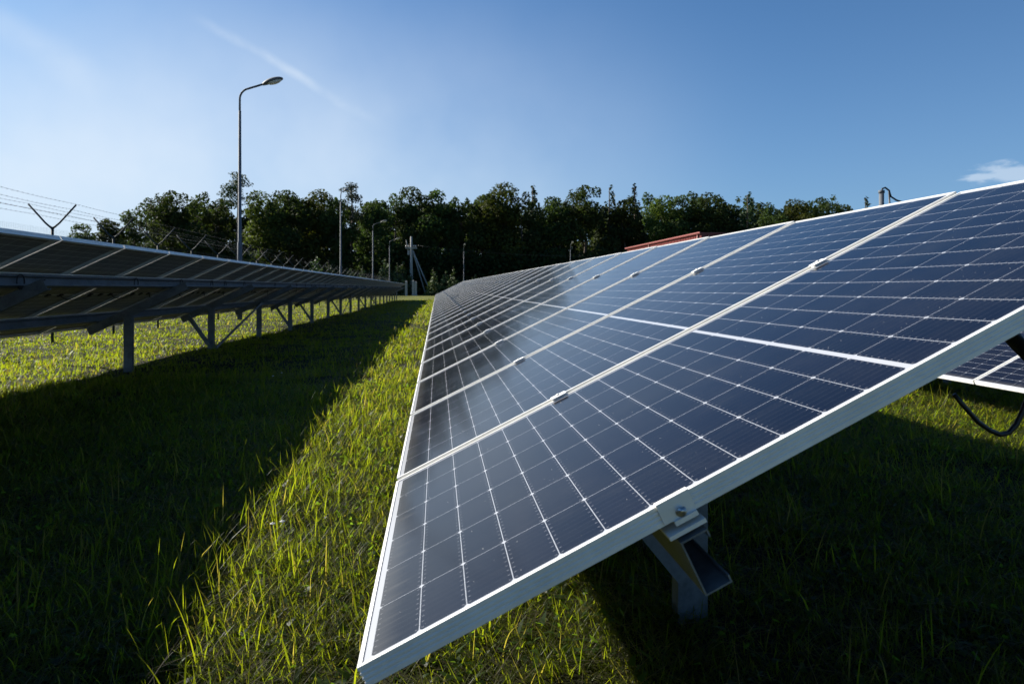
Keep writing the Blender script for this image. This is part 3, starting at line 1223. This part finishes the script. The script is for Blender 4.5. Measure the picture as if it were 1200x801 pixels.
def broadleaf(seed, H, Wd, n=11000, low=0.12, tones_=((0.022, 0.036, 0.013), (0.058, 0.076, 0.024))):
    g = random.Random(seed)
    cs, rs = [], []
    tr = MB()
    trunk = [(0, 0, -0.3), (g.uniform(-.2, .2), g.uniform(-.2, .2), H * 0.25), (g.uniform(-.4, .4), g.uniform(-.4, .4), H * 0.5), (g.uniform(-.6, .6), g.uniform(-.6, .6), H * 0.82)]
    tr.tube(trunk, [H * 0.02, H * 0.016, H * 0.012, H * 0.004], 8)
    k = 0
    for lev in range(7):
        f = low + (0.93 - low) * lev / 6
        rr = Wd / 2 * (math.sin(math.pi * min(1, 0.22 + 0.78 * (1 - abs(f - 0.48) / 0.62))) * 0 + max(0.18, 1 - (abs(f - 0.45) / 0.60) ** 2.2))
        m = 1 if lev == 6 else g.randint(3, 5)
        a0 = g.uniform(0, 6.28)
        for j in range(m):
            a = a0 + 6.283 * j / m + g.uniform(-.5, .5)
            d = rr * g.uniform(0.35, 0.85) if lev < 6 else rr * 0.3
            c = Vector((d * math.cos(a), d * math.sin(a), H * (f + g.uniform(-.05, .05))))
            r = Wd * g.uniform(0.15, 0.25)
            cs.append(tuple(c))
            rs.append((r, r, r * g.uniform(0.6, 0.95)))
            st = Vector((0, 0, max(H * 0.15, c.z - d * 0.9)))
            tr.tube([st, st.lerp(c, 0.5) + Vector((0, 0, 0.2)), c], [H * 0.007, H * 0.005, H * 0.002], 5)
    for j in range(g.randint(3, 5)):      # loose sprigs that break the outline
        a = g.uniform(0, 6.28)
        d = Wd * g.uniform(0.1, 0.42)
        r = Wd * g.uniform(0.05, 0.09)
        cs.append((d * math.cos(a), d * math.sin(a), H * g.uniform(0.86, 1.0)))
        rs.append((r, r, r * 1.3))
    v, q, c = leaf_cloud(cs, rs, n, 0.205, tones_, seed=seed)
    return tr.mesh('trunk', BARK), mesh_np('crown', v, [q], LEAF, c)


def pine(seed, H, crown_from=0.62, Wd=4.5, n=1800):
    g = random.Random(seed)
    tr = MB()
    tr.tube([(0, 0, -0.3), (0.15, 0.1, H * 0.4), (0.0, 0.2, H * 0.75), (0.1, 0.0, H)], [H * 0.013, H * 0.011, H * 0.008, H * 0.002], 8)
    cs, rs = [], []
    lev = 7
    for i in range(lev):
        f = crown_from + (1 - crown_from) * i / (lev - 1)
        w = Wd / 2 * (1 - 0.72 * (i / (lev - 1)) ** 1.3) * g.uniform(0.7, 1.1)
        for j in range(g.randint(2, 4)):
            a = g.uniform(0, 6.28)
            d = w * g.uniform(0.4, 1.0) if i < lev - 1 else 0.1
            c = Vector((d * math.cos(a), d * math.sin(a), H * f + g.uniform(-.3, .3)))
            cs.append(tuple(c))
            rs.append((Wd * g.uniform(0.16, 0.28), Wd * g.uniform(0.16, 0.28), Wd * g.uniform(0.07, 0.12)))
            tr.tube([(0.05, 0.1, c.z - 0.5), tuple(c)], [0.06, 0.02], 5)
    v, q, c = leaf_cloud(cs, rs, n, 0.13, ((0.020, 0.034, 0.018), (0.046, 0.066, 0.030)), seed=seed)
    return tr.mesh('trunk', BARK), mesh_np('crown', v, [q], NEEDLE, c)


def conifer(seed, H, Wd, n=1500, tones_=((0.034, 0.060, 0.022), (0.085, 0.115, 0.042)), size=0.12):
    g = random.Random(seed)
    tr = MB()
    tr.tube([(0, 0, -0.2), (0, 0, H)], [H * 0.018, H * 0.003], 7)
    cs, rs = [], []
    lev = 19
    for i in range(lev):
        f = 0.06 + 0.92 * i / (lev - 1)
        w = Wd / 2 * (1 - f) ** 0.8 * g.uniform(0.75, 1.1) + 0.045 * Wd
        m = max(1, int(6 * (1 - f) + 1))
        for j in range(m):
            a = 6.283 * j / m + g.uniform(-.4, .4)
            d = w * g.uniform(0.45, 0.9)
            cs.append((d * math.cos(a), d * math.sin(a), H * f - 0.1 * d))
            rs.append((w * 0.38 + 0.035 * Wd, w * 0.38 + 0.035 * Wd, H * 0.045))
    v, q, c = leaf_cloud(cs, rs, n, size, tones_, seed=seed)
    return tr.mesh('trunk', BARK), mesh_np('crown', v, [q], NEEDLE, c)


LIGHT = ((0.034, 0.050, 0.013), (0.092, 0.108, 0.026))
protos = [broadleaf(21, 20, 9.5), broadleaf(22, 20, 8.5), broadleaf(23, 20, 11), broadleaf(24, 20, 10, tones_=LIGHT),
          broadleaf(25, 20, 9, low=0.08), broadleaf(26, 20, 12, low=0.1)]
pine_protos = [pine(31, 20, 0.78, 6.4), pine(32, 20, 0.70, 6.0)]
spruce_protos = [conifer(41, 20, 7.5, 5200, ((0.016, 0.030, 0.014), (0.044, 0.066, 0.026)), 0.26), conifer(42, 20, 6.6, 4800, ((0.016, 0.030, 0.014), (0.046, 0.068, 0.028)), 0.26)]


def tree(name, label, meshes, x, y, H, Href=20.0, wide=1.0, group='trees of the forest edge', cat='tree'):
    o = thing(name, label, cat, (x, y, 0), random.uniform(0, 6.28), group)
    s = H / Href
    o.scale = (s * wide, s * wide, s)
    link('trunk', meshes[0], o)
    link('crown', meshes[1], o)
    return o


# front line of the forest, by where each top meets the sky
front = [
    # pixel x, top y, distance, kind, prototype, label
    (98, 263, 96, 'b', 0, 'low dark tree at the far left end of the forest, behind the barbed wire'),
    (128, 256, 98, 'b', 1, 'small tree second from the left end of the forest, behind a forked fence post'),
    (155, 247, 100, 'b', 4, 'thin topped tree left of the tall rounded pair at the forest left end'),
    (200, 227, 104, 'b', 2, 'tall rounded broadleaf tree, the first high crown at the left of the forest'),
    (228, 231, 106, 'b', 5, 'broad leafy tree between the rounded left crown and the nearest lamp pole'),
    (255, 238, 108, 'b', 4, 'lower dark tree just left of the nearest lamp pole'),
    (278, 206, 104, 'p', 0, 'lone pine with a flat tuft crown standing above the forest behind the nearest lamp pole'),
    (308, 227, 118, 'b', 3, 'yellowish green tree just right of the nearest lamp pole'),
    (341, 226, 120, 'b', 2, 'leafy rounded tree midway between the nearest and second lamp poles'),
    (371, 225, 121, 'b', 3, 'light green tree left of the second lamp pole'),
    (412, 218, 122, 'p', 1, 'pine with a dark tuft rising just right of the second lamp head'),
    (393, 234, 120, 'b', 0, 'dark broadleaf tree directly behind the second lamp pole'),
    (437, 234, 124, 'b', 1, 'dark tree behind the third lamp pole'),
    (462, 232, 125, 'b', 5, 'broad dark tree above the fourth lamp and left of the utility pole'),
    (487, 222, 126, 'b', 2, 'high broad tree directly above the utility pole'),
    (514, 224, 126, 'b', 0, 'rounded tree right of the utility pole, above the young pines'),
    (542, 232, 126, 'b', 4, 'lower tree in the dip above the camera facing lamp'),
    (566, 226, 127, 'b', 1, 'narrow tree right of the camera facing lamp'),
    (589, 217, 126, 'b', 3, 'tallest yellow green crown near the middle of the forest'),
    (624, 219, 128, 's', 1, 'pointed spruce top right of the yellow green crown'),
    (612, 233, 126, 'b', 5, 'broad dark tree below the pointed spruce top'),
    (650, 231, 127, 'b', 0, 'plain dark tree left neighbour of the rugged high crown above the far lamp'),
    (684, 221, 128, 'b', 2, 'rugged high crown right above the far lamp that peeks over the near panel row'),
    (714, 220, 128, 's', 0, 'slender dark spruce above the left end of the red shed'),
    (744, 218, 129, 's', 1, 'slim pointed tree standing free over the red shed roof'),
    (730, 233, 127, 'b', 1, 'dark tree filling below the two slim pointed tops above the shed'),
    (775, 233, 126, 'b', 3, 'tree with a sunlit yellow flank above the middle of the red shed'),
    (800, 230, 126, 'b', 0, 'dense rounded tree above the near corner of the red shed'),
    (826, 229, 126, 'b', 2, 'broad tree just right of the near corner of the red shed'),
    (848, 238, 126, 'b', 4, 'small crown right of the broad tree over the shed corner'),
    (876, 228, 125, 's', 0, 'uneven spruce at the dip right of the red shed'),
    (908, 244, 124, 'b', 5, 'low crown right of the uneven spruce, just above the panel edge'),
    (935, 236, 124, 'b', 3, 'last but one broad crown at the right end of the forest'),
    (962, 234, 124, 'b', 2, 'last broad crown at the right end of the forest'),
    (990, 238, 126, 'b', 1, 'sparse small treetop showing just above the panel edge'),
    (1014, 233, 128, 's', 1, 'tiny pointed treetop left of the cable mast'),
]
for i, (x, ty, zf, kind, k, lab) in enumerate(front):
    p = px(x, ty, zf)
    if kind == 'b':
        tree('broadleaf_tree', lab, protos[k], p.x, p.y, p.z, wide=random.uniform(0.92, 1.12))
    elif kind == 'p':
        tree('pine_tree', lab, pine_protos[k], p.x, p.y, p.z)
    else:
        tree('spruce_tree', lab, spruce_protos[k], p.x, p.y, p.z)
# deeper in the forest
xs = list(range(180, 960, 22))
for i, x in enumerate(xs):
    xx = x + random.uniform(-9, 9)
    ty = 238 + random.uniform(-7, 8)
    p = px(xx, ty, random.uniform(138, 150))
    tree('broadleaf_tree', 'dark tree deep in the forest, showing only through gaps of the front crowns', protos[random.choice((0, 1, 2, 4, 5))], p.x, p.y, p.z, wide=1.2, group='trees deeper in the forest')

# young pines and shrubs along the foot of the forest
yp = [conifer(51, 5, 3.2, 900, size=0.16), conifer(52, 5, 2.8, 800, size=0.16)]
young = [(452, 303, 108, 'young pine half hidden by the fourth lamp pole'), (466, 309, 108, 'young light green pine just left of the utility pole'),
         (472, 306, 110, 'young pine leaning against the utility pole view, left of its foot'),
         (508, 314, 106, 'first young pine right of the utility pole struts'), (522, 317, 108, 'second young pine right of the utility pole struts'),
         (531, 313, 107, 'third young pine, just left of the camera facing lamp'), (556, 321, 108, 'small young pine just right of the camera facing lamp'),
         (425, 312, 104, 'young pine behind the third lamp pole'), (412, 314, 104, 'young pine between the second and third lamp poles'),
         (385, 305, 100, 'young pine left of the second lamp pole'), (370, 300, 100, 'young pine farthest left at the forest foot')]
for i, (x, ty, zf, lab) in enumerate(young):
    p = px(x, ty, zf)
    tree('young_pine', lab, yp[i % 2], p.x, p.y, p.z, 5.0, 1.15, 'young pines at the forest foot')
# dense undergrowth closing the foot of the forest
def undergrowth():
    g = random.Random(5)
    cs, rs = [], []
    for x in range(60, 1010, 9):
        for zf in (120, 127):
            p = px(x + g.uniform(-5, 5), 338, zf if x > 300 else zf - 14)
            for lev in range(3):
                cs.append((p.x, p.y, 1.3 + lev * 2.4 + g.uniform(-.5, .9)))
                r = g.uniform(1.3, 2.2)
                rs.append((r * 1.2, r * 1.2, r))
    v, q, c = leaf_cloud(cs, rs, 42000, 0.25, ((0.014, 0.024, 0.010), (0.040, 0.058, 0.018)), seed=77)
    o = link('undergrowth', mesh_np('undergrowth', v, [q], LEAF, c))
    tag(o, 'dark dense undergrowth along the foot of the forest', 'undergrowth', kind='stuff')


undergrowth()


# ------------------------------------------------------------------ small white flowers in the shade's edge
def flowers():
    m_ = plain_mat('white_petals', (0.72, 0.70, 0.62), 0.7)
    st_ = plain_mat('flower_stalk', (0.05, 0.09, 0.02), 0.6)
    mb = MB()
    mb.tube([(0, 0, -0.02), (0.01, 0, 0.12), (0.02, 0.01, 0.25)], 0.0016, 5)
    me_s = mb.mesh('stalk', st_)
    mb = MB()
    for k in range(9):
        a = 6.283 * k / 9
        mb.ellipsoid((0.02 + 0.009 * math.cos(a), 0.01 + 0.009 * math.sin(a), 0.252), (0.006, 0.004, 0.002), Matrix.Rotation(a, 3, 'Z'), 6, 4)
    mb.ellipsoid((0.02, 0.01, 0.255), (0.005, 0.005, 0.004), None, 8, 5)
    me_h = mb.mesh('blossom', m_)
    spots = [(318, 585, 'white wildflower at the shadow edge, the left one of the near pair'), (331, 583, 'white wildflower at the shadow edge, the right one of the near pair'),
             (322, 437, 'white wildflower in the dark shade, left of the far pair'), (330, 434, 'white wildflower in the dark shade, right of the far pair'),
             (463, 378, 'pale wildflower far along the shadow edge')]
    for (x, y, lab) in spots:
        zf = (CAM_H - 0.25) * 802 / (y - 338.4) if y > 400 else 0.72 * 802 / (y - 338.4)
        p = px(x, y, zf)
        o = thing('wildflower', lab, 'flower', (p.x, p.y, float(ground_z(p.x, p.y))), random.uniform(0, 6), 'white wildflowers in the grass')
        o.scale = (0.7, 0.7, 0.9)
        link('stalk', me_s, o)
        link('blossom', me_h, o)


flowers()
